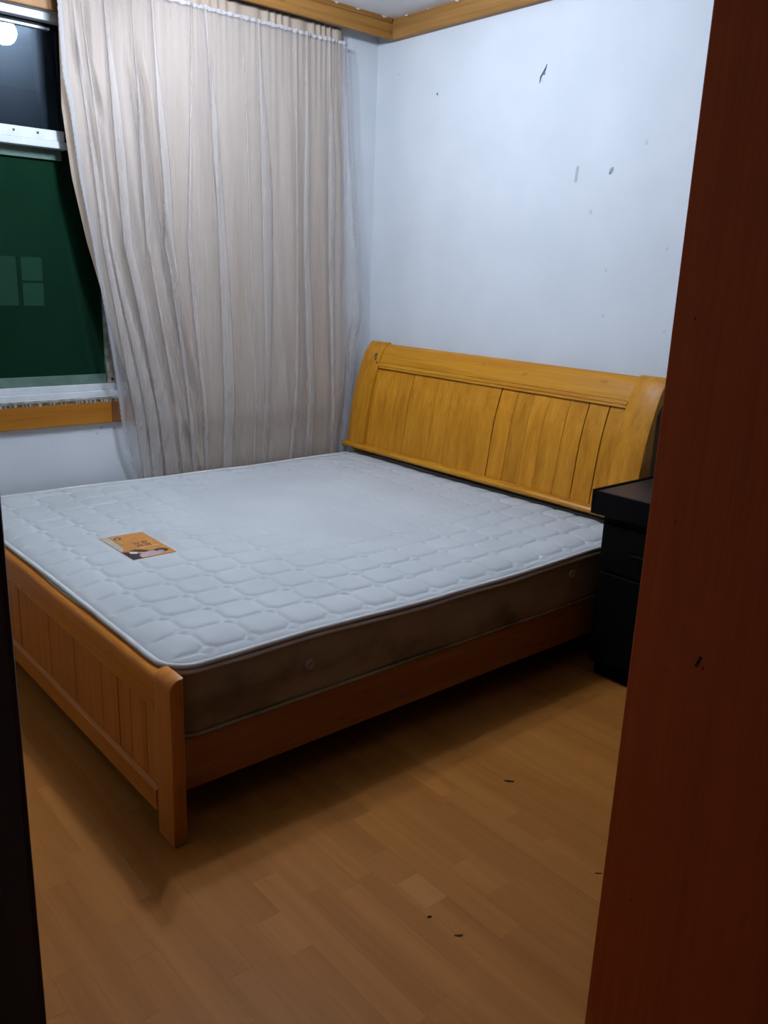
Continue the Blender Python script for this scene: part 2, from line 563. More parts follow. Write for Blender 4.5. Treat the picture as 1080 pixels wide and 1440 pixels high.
# wood cornice and pelmet
tr1 = empty('trim_1', (0, 0, 0))
tr1['kind'] = 'structure'
prism('pelmet_board', [(0.128, 2.447), (0.146, 2.447), (0.150, 2.452), (0.150, 2.520), (0.146, 2.5345), (0.128, 2.5345)], YB, -0.02, 'trim_y', tr1, axis=1)
prism('pelmet_lip', [(0.1502, 2.512), (0.158, 2.516), (0.158, 2.5345), (0.1502, 2.5345)], YB, -0.05, 'trim_y', tr1, axis=1)
tr2 = empty('trim_2', (0, 0, 0))
tr2['kind'] = 'structure'
prism('cornice_board', [(-0.001, 2.447), (-0.034, 2.447), (-0.040, 2.455), (-0.040, 2.520), (-0.036, 2.5345), (-0.001, 2.5345)], 0.151, XD, 'trim_x', tr2)
for i in range(16):
    xx = 0.2 + i * 0.17 + random.random() * 0.1
    l = 0.01 + random.random() * 0.03
    poly('filler_patch', [(xx, -0.0402, 2.5343), (xx + l, -0.0402, 2.5343), (xx + l * 0.8, -0.0402, 2.5343 - 0.003 - random.random() * 0.006), (xx + l * 0.2, -0.0402, 2.530)], 'mortar', tr2, (0, -0.002, 0))
for i in range(7):
    yy = -0.08 - i * 0.13 - random.random() * 0.06
    l = 0.01 + random.random() * 0.03
    poly('filler_patch', [(0.1582, yy, 2.5343), (0.1582, yy - l, 2.5343), (0.1582, yy - l * 0.7, 2.5343 - 0.004 - random.random() * 0.006), (0.1582, yy - l * 0.2, 2.529)], 'mortar', tr1, (0.002, 0, 0))

# doorway lining and casing
d1 = empty('door_1', (0, 0, 0))
d1['kind'] = 'structure'
boxes('jamb', [(XD - 0.004, XO + 0.004, YD1, YD1 + 0.0195, 0, 2.1)], 'door', d1, bevel=0.002)
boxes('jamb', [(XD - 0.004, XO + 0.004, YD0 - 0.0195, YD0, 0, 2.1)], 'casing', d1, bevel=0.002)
boxes('head_jamb', [(XD - 0.004, XO + 0.004, YD0 - 0.0195, YD1 + 0.0195, 2.1005, 2.1195)], 'door', d1)
boxes('casing', [(XO + 0.0045, XO + 0.016, YD0 - 0.085, YD0 - 0.002, 0, 2.19)], 'casing', d1, bevel=0.003)
boxes('casing', [(XO + 0.0045, XO + 0.016, YD1 + 0.002, YD1 + 0.085, 0, 2.19)], 'casing', d1, bevel=0.003)
for (px, pz, l) in ((3.035, 0.872, 0.004), (3.075, 0.895, 0.016), (3.085, 0.893, 0.005), (3.01, 1.33, 0.004), (3.02, 1.075, 0.004), (3.03, 0.50, 0.005)):
    poly('scratch', [(px, YD1 - 0.0001, pz), (px + l * 0.35, YD1 - 0.0001, pz + l), (px + l * 0.55, YD1 - 0.0001, pz + l * 0.9), (px + l * 0.2, YD1 - 0.0001, pz - l * 0.1)], 'debris', d1, (0, -0.0005, 0))


# wall marks (stains and remnants), on the headboard wall
def blob(px, pz, w_, h_, mat, name='wall_mark', seed=0, n=9, tilt=0.0):
    rnd = random.Random(seed)
    pts = []
    for i in range(n):
        a = 2 * math.pi * i / n
        r = 0.55 + 0.4 * rnd.random()
        u, v = math.cos(a) * w_ * r, math.sin(a) * h_ * r
        pts.append((px + u * math.cos(tilt) + v * math.sin(tilt), -0.0003, pz - u * math.sin(tilt) + v * math.cos(tilt)))
    return poly(name, pts, mat, wall_h, (0, -0.0008, 0))


def stroke(pts, wd, mat):
    L, R = [], []
    for i, (a, b) in enumerate(pts):
        a0, b0 = pts[max(0, i - 1)]
        a1, b1 = pts[min(len(pts) - 1, i + 1)]
        d = Vector((a1 - a0, b1 - b0)).normalized()
        k = wd * (1 if 0 < i < len(pts) - 1 else 0.3)
        L.append((a - d.y * k, -0.0003, b + d.x * k))
        R.append((a + d.y * k, -0.0003, b - d.x * k))
    poly('wall_mark', L + R[::-1], mat, wall_h, (0, -0.001, 0))


stroke([(1.048, 2.150), (1.052, 2.172), (1.062, 2.186), (1.072, 2.198), (1.080, 2.217)], 0.004, 'scuff')
stroke([(1.060, 2.184), (1.069, 2.180), (1.074, 2.190)], 0.003, 'scuff')
stroke([(1.060, 2.160), (1.066, 2.155)], 0.002, 'scuff_mid')
blob(0.439, 2.182, 0.005, 0.007, 'scuff', seed=2, tilt=-0.6)
blob(0.445, 2.174, 0.004, 0.004, 'scuff_mid', seed=3)
poly('tape_remnant', [(1.270, -0.0003, 1.755), (1.284, -0.0003, 1.757), (1.289, -0.0003, 1.818), (1.275, -0.0003, 1.815)], 'tape', wall_h, (0, -0.0008, 0))
blob(1.445, 1.79, 0.010, 0.018, 'scuff_mid', seed=5, tilt=0.5)
blob(1.439, 1.782, 0.004, 0.007, 'scuff', seed=9, tilt=0.5)
blob(1.363, 1.641, 0.011, 0.012, 'scuff_pale', seed=6)
blob(1.467, 1.418, 0.010, 0.009, 'scuff_pale', seed=7)
blob(1.476, 1.241, 0.009, 0.009, 'scuff_pale', seed=8)
blob(1.59, 1.88, 0.008, 0.012, 'scuff_pale', seed=10)
blob(1.73, 1.5, 0.007, 0.011, 'scuff_pale', seed=11)
blob(1.76, 1.20, 0.012, 0.005, 'scuff_pale', seed=12)
blob(0.16, 2.30, 0.003, 0.005, 'scuff_mid', seed=13)
for (yy, zz, r) in ((-1.50, 0.68, 0.005), (-1.44, 0.672, 0.005), (-1.52, 0.655, 0.004)):
    poly('wall_mark', [(0.0003, yy + r * math.cos(a), zz + r * math.sin(a)) for a in [k * 1.05 for k in range(6)]], 'scuff_mid', wall_w, (0.0008, 0, 0))

# ------------------------------------------------------------------ window
win = empty('window_1', (0, 0, 0))
win['kind'] = 'structure'
XG = -0.06
boxes('frame_bottom', [(-0.11, -0.012, WY0, WY1, 0.8155, 0.838), (-0.11, -0.03, WY0, WY1, 0.838, 0.866)], 'alu', win, bevel=0.002)
boxes('frame_grime', [(-0.011, 0.006, WY0, WY1, 0.806, 0.8145)], 'alu_dirty', win)
boxes('frame_top', [(-0.11, -0.01, WY0, WY1, 2.245, 2.2745)], 'alu', win, bevel=0.002)
boxes('gasket', [(-0.075, -0.05, WY0, -1.50, 2.231, 2.2445)], 'rubber', win)
boxes('sash_top_rail', [(-0.072, -0.046, WY0, -1.60, 2.222, 2.2305)], 'alu', win)
boxes('transom', [(-0.10, -0.008, WY0, -1.582, 1.822, 1.862), (-0.10, -0.002, WY0, -1.572, 1.796, 1.8215)], 'alu', win, bevel=0.002)
for yy in (-1.86, -1.775, -1.685, -1.95, -2.05):
    lathe('screw', [(0.0045, 0.0), (0.0045, 0.002), (0.002, 0.003)], (-0.0079, yy, 1.846), 'grime', win, 10, axis=0)
boxes('stile', [(-0.08, -0.04, -1.575, -1.44, 1.8625, 2.2215)], 'rubber', win)  # black strip standing in for the dark open gap beside the pane
boxes('stile', [(-0.10, -0.035, -1.445, -1.400, 0.8665, 1.7955)], 'alu_dirty', win, bevel=0.002)
lathe('stile_screw', [(0.006, 0.0), (0.006, 0.002), (0.003, 0.003)], (-0.0349, -1.424, 0.885), 'rubber', win, 10, axis=0)
boxes('stile', [(-0.11, -0.03, WY0, WY0 + 0.04, 0.867, 2.22)], 'alu', win, bevel=0.002)
boxes('stile', [(-0.11, -0.03, WY1 - 0.04, WY1, 0.867, 2.22)], 'alu', win, bevel=0.002)
boxes('upper_pane', [(XG - 0.003, XG + 0.003, WY0 + 0.041, -1.576, 1.863, 2.2215)], 'glass', win)
boxes('lower_pane', [(XG - 0.003, XG + 0.003, WY0 + 0.041, -1.4455, 0.867, 1.7955)], 'green_glass', win)
boxes('lower_pane', [(XG - 0.003, XG + 0.003, -1.399, WY1 - 0.041, 0.867, 1.7955)], 'green_glass', win)
boxes('upper_pane', [(XG - 0.003, XG + 0.003, -1.439, WY1 - 0.041, 1.863, 2.2215)], 'glass', win)
# sash rails of the green pane, the green cast of the glass painted in
boxes('sash_rail', [(-0.0565, -0.045, WY0 + 0.045, -1.4465, 0.8675, 0.906)], 'sash_green', win)
boxes('sash_rail', [(-0.0565, -0.045, WY0 + 0.045, -1.585, 1.757, 1.795)], 'sash_green', win)
# wooden apron below, head casing above
ap = empty('trim_3', (0, 0, 0))
ap['kind'] = 'structure'
boxes('apron_board', [(0.0005, 0.020, -2.65, -1.455, 0.702, 0.795)], 'apron', ap, bevel=0.003)
boxes('apron_end', [(0.0005, 0.022, -1.4545, -0.36, 0.703, 0.799)], 'apron_end', ap, bevel=0.003)
boxes('sill_ledge', [(0.0005, 0.017, -2.65, -0.36, 0.7955, 0.8055)], 'grime', ap)
rg = random.Random(3)
yy = -2.0
while yy < -1.42:
    l = 0.004 + rg.random() * 0.007
    if rg.random() < 0.8:
        boxes('caulk_crumb', [(0.0172, 0.0225, yy, yy + l, 0.792 + rg.random() * 0.004, 0.8052)], 'alu_dirty', ap)
    yy += l + 0.003 + rg.random() * 0.01
hc = empty('trim_4', (0, 0, 0))
hc['kind'] = 'structure'
boxes('head_casing', [(0.0005, 0.02, -2.65, -0.36, 2.276, 2.37)], 'trim_y', hc, bevel=0.003)

# a neighbouring house across the way with one dimly lit window
nb = empty('neighbouring_building', (-9, 1.0, -3))
tag(nb, 'dark neighbouring house with a dimly lit window beyond the green glass', 'building')


def nbox(name, b, mat, parent):
    o = boxes(name, [(b[0] + 9, b[1] + 9, b[2] - 1, b[3] - 1, b[4] + 3, b[5] + 3)], mat, parent)
    return o


nbox('facade', (-9.5, -9.1, -4, 6, -3, 1.6 + 2.5), 'ext', nb)
nf = nbox('window_frame', (-9.1, -9.03, 0.22, 1.50, 0.72, 0.755), 'ext', nb)
nbox('mullion', (-9.085, -9.03, 1.115, 1.165, 0.756, 1.42), 'ext', nf)
nbox('mullion', (-9.085, -9.03, 0.70, 0.735, 0.756, 1.42), 'ext', nf)
nbox('transom_bar', (-9.085, -9.03, 1.166, 1.50, 1.07, 1.10), 'ext', nf)
for (a, b_, c_, d_) in ((0.24, 0.70, 0.756, 1.42), (0.735, 1.115, 0.756, 1.42), (1.165, 1.47, 0.756, 1.07), (1.165, 1.47, 1.10, 1.42)):
    nbox('pane', (-9.099, -9.09, a, b_, c_, d_), 'litpane', nf)

# ------------------------------------------------------------------ ceiling lamp (out of frame, mirrored in the glass)
LX, LY = 1.08, -1.44
lamp = empty('ceiling_lamp', (LX, LY, ZC))
tag(lamp, 'two-bulb ceiling lamp mirrored in the dark upper window pane', 'lamp')
lathe('base_plate', [(0.07, -0.001), (0.07, -0.018), (0.045, -0.028)], (0, 0, 0), 'base', lamp)
boxes('light_block_tray', [(-0.18, 0.18, -0.045, 0.045, -0.036, -0.0285)], 'base', lamp, bevel=0.003)  # added above the bulbs to hold their light off the ceiling
boxes('arm', [(-0.16, 0.16, -0.012, 0.012, -0.05, -0.0365)], 'base', lamp, bevel=0.004)
for sx in (-1, 1):
    lathe('socket', [(0.02, -0.0505), (0.022, -0.068), (0.02, -0.072)], (0.15 * sx, 0, 0), 'base', lamp, 16)
    pr = [(0.012, -0.0725)] + [(0.053 * math.sin(a), -0.125 + 0.053 * math.cos(a)) for a in [0.35 + k * (math.pi - 0.36) / 9 for k in range(10)]]
    lathe('bulb', pr, (0.15 * sx, 0, 0), 'bulb', lamp, 16)

# ------------------------------------------------------------------ bed frame
bed = empty('bed_frame', (0, 0, 0))
tag(bed, 'yellow-brown wooden double bed frame with curved panelled headboard and low footboard', 'bed')
PROF = [(0.47, -0.189), (0.49, -0.187), (0.582, -0.174), (0.67, -0.163), (0.751, -0.150), (0.80, -0.139), (0.844, -0.126), (0.90, -0.108), (0.954, -0.087), (0.985, -0.072), (1.005, -0.058), (1.02, -0.042)]


def curve_pts(z0, z1, off, n=10):
    return [(interp(PROF, z0 + (z1 - z0) * i / n) + off, z0 + (z1 - z0) * i / n) for i in range(n + 1)]


def slab(z0, z1, off, th, n=10):
    f = curve_pts(z0, z1, off, n)
    return f + [(y_ + th, z_) for (y_, z_) in f[::-1]]


head = prism('headboard', slab(0.50, 0.99, 0.026, 0.006), 0.10, 1.79, 'foot_z', bed)
SEAM = [0.203, 0.385, 0.482, 0.662, 0.768, 0.866, 1.055, 1.150, 1.240, 1.325, 1.432, 1.525, 1.622, 1.700]
for k, (a, b) in enumerate(zip(SEAM, SEAM[1:])):
    g = 0.0022 if k in (1, 5, 10, 11, 12) else 0.0006
    gl = 0.0022 if k - 1 in (1, 5, 10, 11, 12) else 0.0006
    prism('slat', slab(0.50, 0.925, 0.011 + 0.0025 * random.random(), 0.012), a + gl, b - g, 'head_z', head, bevel=0.0012)
# top rail with a rolled top
f = curve_pts(0.932, 1.012, 0.004, 8)
top = f + [(-0.036, 1.021), (-0.024, 1.023), (-0.014, 1.018), (-0.012, 1.006), (-0.03, 0.98), (f[0][0] + 0.028, 0.932)]
prism('top_rail', top, 0.204, 1.699, 'head_x', head, smooth=True)
for (z0, z1, o_, t_) in ((0.905, 0.9165, 0.002, 0.010), (0.9175, 0.931, -0.001, 0.013)):
    prism('moulding', slab(z0, z1, o_, t_, 4), 0.204, 1.699, 'head_x', head, bevel=0.001)


def hpost(x0, x1):
    f = curve_pts(0.485, 1.012, -0.004, 22)
    pr = [(-0.126, 0.0), (-0.126, 0.445), (-0.16, 0.475)] + f + [(-0.045, 1.026), (-0.030, 1.031), (-0.016, 1.029), (-0.008, 1.018), (-0.010, 1.0), (-0.035, 0.965), (-0.062, 0.93), (-0.088, 0.89), (-0.092, 0.86), (-0.092, 0.0)]
    prism('post', pr, x0, x1, 'head_z', head, bevel=0.005, smooth=True)


hpost(0.066, 0.202)
hpost(1.701, 1.832)
# lower moulded rail of the headboard
prism('bottom_rail', [(-0.165, 0.484), (-0.200, 0.484), (-0.208, 0.490), (-0.209, 0.500), (-0.203, 0.508), (-0.190, 0.511), (-0.165, 0.511)], 0.045, 1.85, 'head_x', head, bevel=0.003, smooth=True)
boxes('back_rail', [(0.2035, 1.6995, -0.122, -0.098, 0.16, 0.30)], 'foot_x', head)
for (xx, zz, s_) in ((0.165, 0.965, 0.012), (0.172, 0.948, 0.009), (0.19, 0.93, 0.007)):
    yb = interp(PROF, zz) - 0.0045
    poly('chipped_spot', [(xx + s_ * math.cos(a) * (0.6 + 0.4 * random.random()), yb - s_ * math.sin(a) * 0.28 * 0 + (interp(PROF, zz + s_ * math.sin(a)) - interp(PROF, zz)), zz + s_ * math.sin(a)) for a in [k * 0.785 for k in range(8)]], 'grime', head, (0, -0.0012, 0))

# footboard
FY = -2.155
foot = boxes('footboard', [(0.12, 1.87, FY + 0.024, FY + 0.029, 0.07, 0.42)], 'foot_z', bed)
FS = [0.165, 0.33, 0.48, 0.64, 0.815, 0.93, 1.09, 1.293, 1.488, 1.595, 1.668, 1.758, 1.833]
for k, (a, b) in enumerate(zip(FS, FS[1:])):
    g = 0.0018
    boxes('slat', [(a + (g if k else 0), b - g, FY + 0.010 + 0.003 * random.random(), FY + 0.0235, 0.10, 0.362)], 'foot_z', foot, bevel=0.0012, seg=1)


def round_top(y0, y1, z0, z1, r=0.03):
    pr = [(y1, z0), (y1, z1), (y0 + r, z1)]
    for i in range(1, 7):
        a = math.pi / 2 * i / 6
        pr.append((y0 + r - r * math.sin(a), z1 - r + r * math.cos(a)))
    pr.append((y0, z0))
    return pr


prism('top_rail', round_top(FY + 0.002, FY + 0.030, 0.350, 0.434, 0.024), 0.166, 1.832, 'foot_x', foot, smooth=True)
boxes('moulding', [(0.166, 1.832, FY + 0.0005, FY + 0.009, 0.342, 0.3495)], 'foot_x', foot, bevel=0.0015)
prism('bottom_rail', [(FY + 0.030, 0.058), (FY + 0.030, 0.122), (FY + 0.008, 0.122), (FY - 0.002, 0.114), (FY - 0.002, 0.058)], 0.166, 1.832, 'foot_x', foot, bevel=0.001)
prism('post', round_top(FY, FY + 0.037, 0.0, 0.447, 0.030), 1.8335, 1.921, 'foot_z', foot, bevel=0.005, smooth=True)
prism('post', round_top(FY, FY + 0.037, 0.0, 0.447, 0.030), 0.078, 0.1645, 'foot_z', foot, bevel=0.005, smooth=True)
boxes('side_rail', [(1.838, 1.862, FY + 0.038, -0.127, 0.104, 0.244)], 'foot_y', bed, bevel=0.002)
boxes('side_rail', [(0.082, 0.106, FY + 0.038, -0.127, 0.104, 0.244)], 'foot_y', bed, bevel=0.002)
for i in range(9):
    yy = -2.05 + i * 0.225
    boxes('bed_slat', [(0.1065, 1.8375, yy, yy + 0.07, 0.224, 0.243)], 'foot_x', bed)
boxes('centre_leg', [(0.95, 1.0, -1.1, -1.05, 0.0, 0.2235)], 'foot_z', bed)

# ------------------------------------------------------------------ mattress
MX0, MX1, MY0, MY1, MZ0, MZ = 0.072, 1.862, -2.122, -0.132, 0.2435, 0.446
mat_ = empty('mattress', (0, 0, 0))
tag(mat_, 'bare white quilted mattress with stained beige sides lying on wooden bed', 'mattress')
RC = 0.075


def rr_map(x, y_):
    """square corner -> rounded corner"""
    for (cx, sx) in ((MX0 + RC, -1), (MX1 - RC, 1)):
        for (cy, sy) in ((MY0 + RC, -1), (MY1 - RC, 1)):
            dx, dy = (x - cx) * sx / RC, (y_ - cy) * sy / RC
            if dx > 0 and dy > 0:
                return cx + sx * RC * dx * math.sqrt(max(0, 1 - dy * dy / 2)), cy + sy * RC * dy * math.sqrt(max(0, 1 - dx * dx / 2))
    return x, y_


PX, PY = 0.117, 0.131


def quilt(x, y_):
    a = (x - 1.766) / PX
    b = (y_ + 1.935) / PY
    a -= round(a)
    b -= round(b)
    aa, bb = abs(a), abs(b)
    d = min(0.5 - aa, 0.5 - bb)
    di = (0.80 - (aa + bb)) / 1.414
    dd = min(d if di > 0 else 9, abs(di))
    dd = min(dd, 0.3)
    g = math.exp(-(dd / 0.05) ** 2)
    puff = 1 - math.exp(-(dd / 0.10) ** 1.4)
    return puff * 0.55 - g * 0.75


def edge_wave(x, y_):
    return 0.004 * math.sin(3.1 * y_ + 1.0) + 0.003 * math.sin(5.3 * x + y_ * 2) + 0.002 * math.sin(11 * y_ + 4 * x)


nx, ny = 380, 420
vs_, fs = [], []
for j in range(ny + 1):
    v = j / ny
    y_ = MY0 + (MY1 - MY0) * v
    for i in range(nx + 1):
        u = i / nx
        x = MX0 + (MX1 - MX0) * u
        X, Y = rr_map(x, y_)
        de = min(x - MX0, MX1 - x, y_ - MY0, MY1 - y_)
        c = math.sqrt(((x - 0.85) / 0.75) ** 2 + ((y_ + 0.95) / 0.85) ** 2)
        amp = 0.0062 * (0.14 + 0.86 * smooth01((c - 0.45) / 0.55))
        fade = smooth01((de - 0.012) / 0.03)
        lab = max(abs(x - 0.9735) - 0.136, abs(y_ + 1.7935) - 0.078)
        amp *= smooth01(lab / 0.02)
        z = MZ + 0.012 * smooth01(de / 0.10) - 0.010 * math.exp(-(de / 0.012) ** 2)
        z += amp * quilt(x, y_) * fade + edge_wave(x, y_) * 0.6
        z += 0.006 * noise.noise((x * 2.2, y_ * 2.2, 0.3)) * fade
        z -= 0.012 * math.exp(-(((y_ + 1.1) / 0.5) ** 2 + ((x - 1.86) / 0.35) ** 2))
        kl = smooth01(1 - lab / 0.035)
        z = z * (1 - kl) + (MZ + 0.011) * kl
        vs_.append((X, Y, z))
for j in range(ny):
    for i in range(nx):
        a = j * (nx + 1) + i
        fs.append((a, a + 1, a + nx + 2, a + nx + 1))
top_pts = list(vs_)
me = bpy.data.meshes.new('quilted_top')
me.from_pydata(vs_, [], fs)
link('quilted_top', me, 'quilt', mat_, smooth=True)


def perim(n=90):
    pts = []
    segs = [((MX0 + RC, MY0), (MX1 - RC, MY0)), ((MX1, MY0 + RC), (MX1, MY1 - RC)), ((MX1 - RC, MY1), (MX0 + RC, MY1)), ((MX0, MY1 - RC), (MX0, MY0 + RC))]
    cen = [(MX1 - RC, MY0 + RC, -90), (MX1 - RC, MY1 - RC, 0), (MX0 + RC, MY1 - RC, 90), (MX0 + RC, MY0 + RC, 180)]
    for s, c in zip(segs, cen):
        for i in range(n):
            t = i / n
            pts.append((s[0][0] + (s[1][0] - s[0][0]) * t, s[0][1] + (s[1][1] - s[0][1]) * t))
        for i in range(12):
            a = math.radians(c[2] + 90 * i / 12)
            pts.append((c[0] + RC * math.cos(a), c[1] + RC * math.sin(a)))
    return pts


PER = perim()


def pnorm(i):
    a, b = PER[i - 1], PER[(i + 1) % len(PER)]
    d = Vector((b[0] - a[0], b[1] - a[1])).normalized()
    return Vector((d.y, -d.x))


def ptz(x, y_):
    return edge_wave(x, y_) * 0.6 - 0.012 * math.exp(-(((y_ + 1.1) / 0.5) ** 2 + ((x - 1.86) / 0.35) ** 2))


vs_, fs = [], []
NL = 12
for l in range(NL + 1):
    t = l / NL
    for i, (x, y_) in enumerate(PER):
        nrm = pnorm(i)
        right = 1 if x > 1.7 else 0.3
        bul = (0.006 * math.sin(math.pi * t) + 0.006 * noise.noise((x * 4, y_ * 4, t * 1.5))) * right - 0.004
        bul = min(bul, 0.008)
        zt = MZ - 0.004 + ptz(x, y_)
        vs_.append((x + nrm.x * bul, y_ + nrm.y * bul, MZ0 + 0.004 + (zt - MZ0 - 0.004) * t))
n = len(PER)
for l in range(NL):
    for i in range(n):
        j = (i + 1) % n
        fs.append((l * n + i, l * n + j, (l + 1) * n + j, (l + 1) * n + i))
fs.append(tuple(range(n))[::-1])
me = bpy.data.meshes.new('side_band')
me.from_pydata(vs_, [], fs)
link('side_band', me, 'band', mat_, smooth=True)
for (zo, ro, off, top_) in ((-0.004, 0.0075, 0.004, 1), (-0.020, 0.0065, 0.0045, 1)):
    pts = []
    for i, (x, y_) in enumerate(PER):
        nrm = pnorm(i)
        wv = 0.0015 * noise.noise((x * 9, y_ * 9, zo * 50))
        o_ = off + wv + (0.004 * smooth01(noise.noise((x * 3, y_ * 3, 2.0)) * 2) if zo < -0.01 else 0)
        pts.append((x + nrm.x * o_, y_ + nrm.y * o_, MZ + zo + ptz(x, y_) + (0.002 * noise.noise((x * 5, y_ * 5, 7)) if zo < -0.01 else 0)))
    tube('piping', pts, ro, 'piping', mat_, closed=True, sides=8)
pts = [(x + pnorm(i).x * -0.001, y_ + pnorm(i).y * -0.001, MZ0 + 0.0065) for i, (x, y_) in enumerate(PER)]
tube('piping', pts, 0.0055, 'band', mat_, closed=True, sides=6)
for (vy, vz) in ((-1.72, 0.349), (-0.581, 0.374)):
    v = lathe('air_vent', [(0.0145, -0.006), (0.0145, 0.0085), (0.011, 0.0105), (0.0075, 0.009), (0.005, 0.007)], (1.866, vy, vz), 'vent', mat_, 20, axis=0)
    v['label'] = 'round pale plastic air vent'

# printed label sewn to the quilted top
ZL = MZ + 0.0112
P = lambda x, y_, dz=0.0: (x, y_, ZL + dz)
lb = poly('printed_label', [P(0.838, -1.871), P(1.109, -1.870), P(1.108, -1.717), P(0.843, -1.716)], 'lab_orange', mat_, (0, 0, 0.0012))
lb['label'] = 'orange printed label with a dark-haired figure'
D = 0.0014


def pr(pts, mat, k=0):
    poly('print', [P(a, b, D + 0.0003 * k) for a, b in pts], mat, lb, (0, 0, 0.0003))


pr([(0.840, -1.869), (1.02, -1.869), (0.99, -1.848), (0.842, -1.842)], 'lab_cream')
pr([(1.02, -1.8695), (1.108, -1.8685), (1.1075, -1.822), (1.075, -1.818), (1.045, -1.84), (1.03, -1.855)], 'lab_dark', 1)
pr([(1.035, -1.85), (1.05, -1.853), (1.062, -1.835), (1.045, -1.826)], 'lab_white', 2)
pr([(1.02, -1.842), (1.04, -1.825), (1.055, -1.80), (1.05, -1.785), (1.03, -1.80), (1.015, -1.82)], 'lab_dark', 1)
pr([(1.107, -1.835), (1.107, -1.79), (1.09, -1.755), (1.07, -1.752), (1.055, -1.775), (1.06, -1.815), (1.085, -1.838)], 'lab_skin', 2)
pr([(1.07, -1.77), (1.085, -1.742), (1.075, -1.728), (1.055, -1.733), (1.045, -1.752), (1.052, -1.775)], 'lab_dark', 3)
pr([(1.075, -1.768), (1.083, -1.75), (1.072, -1.745), (1.064, -1.762)], 'lab_skin', 4)
for i in range(4):
    xx, y0 = 0.945 + (i % 2) * 0.03, -1.800 + (i // 2) * 0.030
    pr([(xx, y0), (xx + 0.005, y0), (xx + 0.005, y0 + 0.022), (xx, y0 + 0.022)], 'lab_red')
    pr([(xx + 0.008, y0 + 0.002), (xx + 0.022, y0 + 0.002), (xx + 0.022, y0 + 0.007), (xx + 0.008, y0 + 0.007)], 'lab_red')
    pr([(xx + 0.008, y0 + 0.013), (xx + 0.022, y0 + 0.013), (xx + 0.022, y0 + 0.018), (xx + 0.008, y0 + 0.018)], 'lab_red')
pr([(0.868, -1.832), (0.882, -1.838), (0.888, -1.815), (0.876, -1.806), (0.864, -1.815)], 'lab_dark')
pr([(0.876, -1.828), (0.882, -1.828), (0.882, -1.818), (0.876, -1.818)], 'lab_white', 1)
pr([(0.905, -1.835), (0.935, -1.83), (0.935, -1.824), (0.905, -1.829)], 'lab_gold')
pr([(1.0, -1.80), (1.012, -1.80), (1.012, -1.735), (1.0, -1.735)], 'lab_gold')

# ------------------------------------------------------------------ nightstand
ns = empty('nightstand', (0, 0, 0))
tag(ns, 'black-brown nightstand beside the headboard, partly behind the door jamb', 'nightstand')
NX0, NX1, NY0, NY1 = 1.90, 2.40, -0.555, -0.03
boxes('body', [(NX0 + 0.035, NX1 - 0.035, NY0 + 0.035, NY1 - 0.01, 0.05, 0.6)], 'black', ns, bevel=0.002)
boxes('plinth', [(NX0 + 0.05, NX1 - 0.05, NY0 + 0.055, NY1 - 0.03, 0.0, 0.0495)], 'black', ns)
boxes('top', [(NX0 + 0.012, NX1 - 0.012, NY0 + 0.012, NY1, 0.6005, 0.682)], 'black_top', ns, bevel=0.002)
boxes('rim', [(NX0, NX0 + 0.0118, NY0, NY1, 0.602, 0.687), (NX1 - 0.0118, NX1, NY0, NY1, 0.602, 0.687), (NX0 + 0.0118, NX1 - 0.0118, NY0, NY0 + 0.0118, 0.602, 0.6835)], 'black', ns, bevel=0.002)
dr = boxes('drawer', [(NX0 + 0.05, NX1 - 0.05, NY0 + 0.017, NY0 + 0.0345, 0.41, 0.575)], 'black', ns, bevel=0.003)
tube('handle', [(2.08, NY0 + 0.0165, 0.495), (2.08, NY0 - 0.005, 0.495), (2.22, NY0 - 0.005, 0.495), (2.22, NY0 + 0.0165, 0.495)], 0.005, 'black', dr)
dn = boxes('door', [(NX0 + 0.05, NX1 - 0.05, NY0 + 0.017, NY0 + 0.0345, 0.07, 0.40)], 'black', ns, bevel=0.003)
lathe('knob', [(0.006, 0.0), (0.006, -0.012), (0.012, -0.016), (0.012, -0.024), (0.006, -0.027)], (2.31, NY0 + 0.0168, 0.32), 'black', dn, 14, axis=1)

# ------------------------------------------------------------------ curtains
rod = tube('curtain_rod', [(0.075, -2.75, 2.481), (0.075, -0.10, 2.481)], 0.009, 'rubber', None, sides=10)
tag(rod, 'dark curtain rod tucked behind the wooden pelmet', 'curtain rod')
DL = [(0.25, -1.15), (0.44, -1.20), (0.6, -1.275), (0.8, -1.36), (1.0, -1.42), (1.25, -1.485), (1.45, -1.538), (1.69, -1.585), (1.94, -1.61), (2.3, -1.605), (2.5, -1.62)]
DR = [(0.25, -0.215), (0.5, -0.232), (1.5, -0.25), (2.5, -0.285)]
SL = [(0.25, -1.30), (0.44, -1.36), (0.60, -1.41), (0.69, -1.43), (0.86, -1.445), (1.09, -1.475), (1.45, -1.522), (1.69, -1.56), (1.94, -1.585), (2.06, -1.605), (2.3, -1.61), (2.5, -1.62)]
SR = [(0.25, -0.18), (0.6, -0.16), (1.05, -0.125), (1.35, -0.155), (1.65, -0.195), (2.0, -0.24), (2.5, -0.275)]


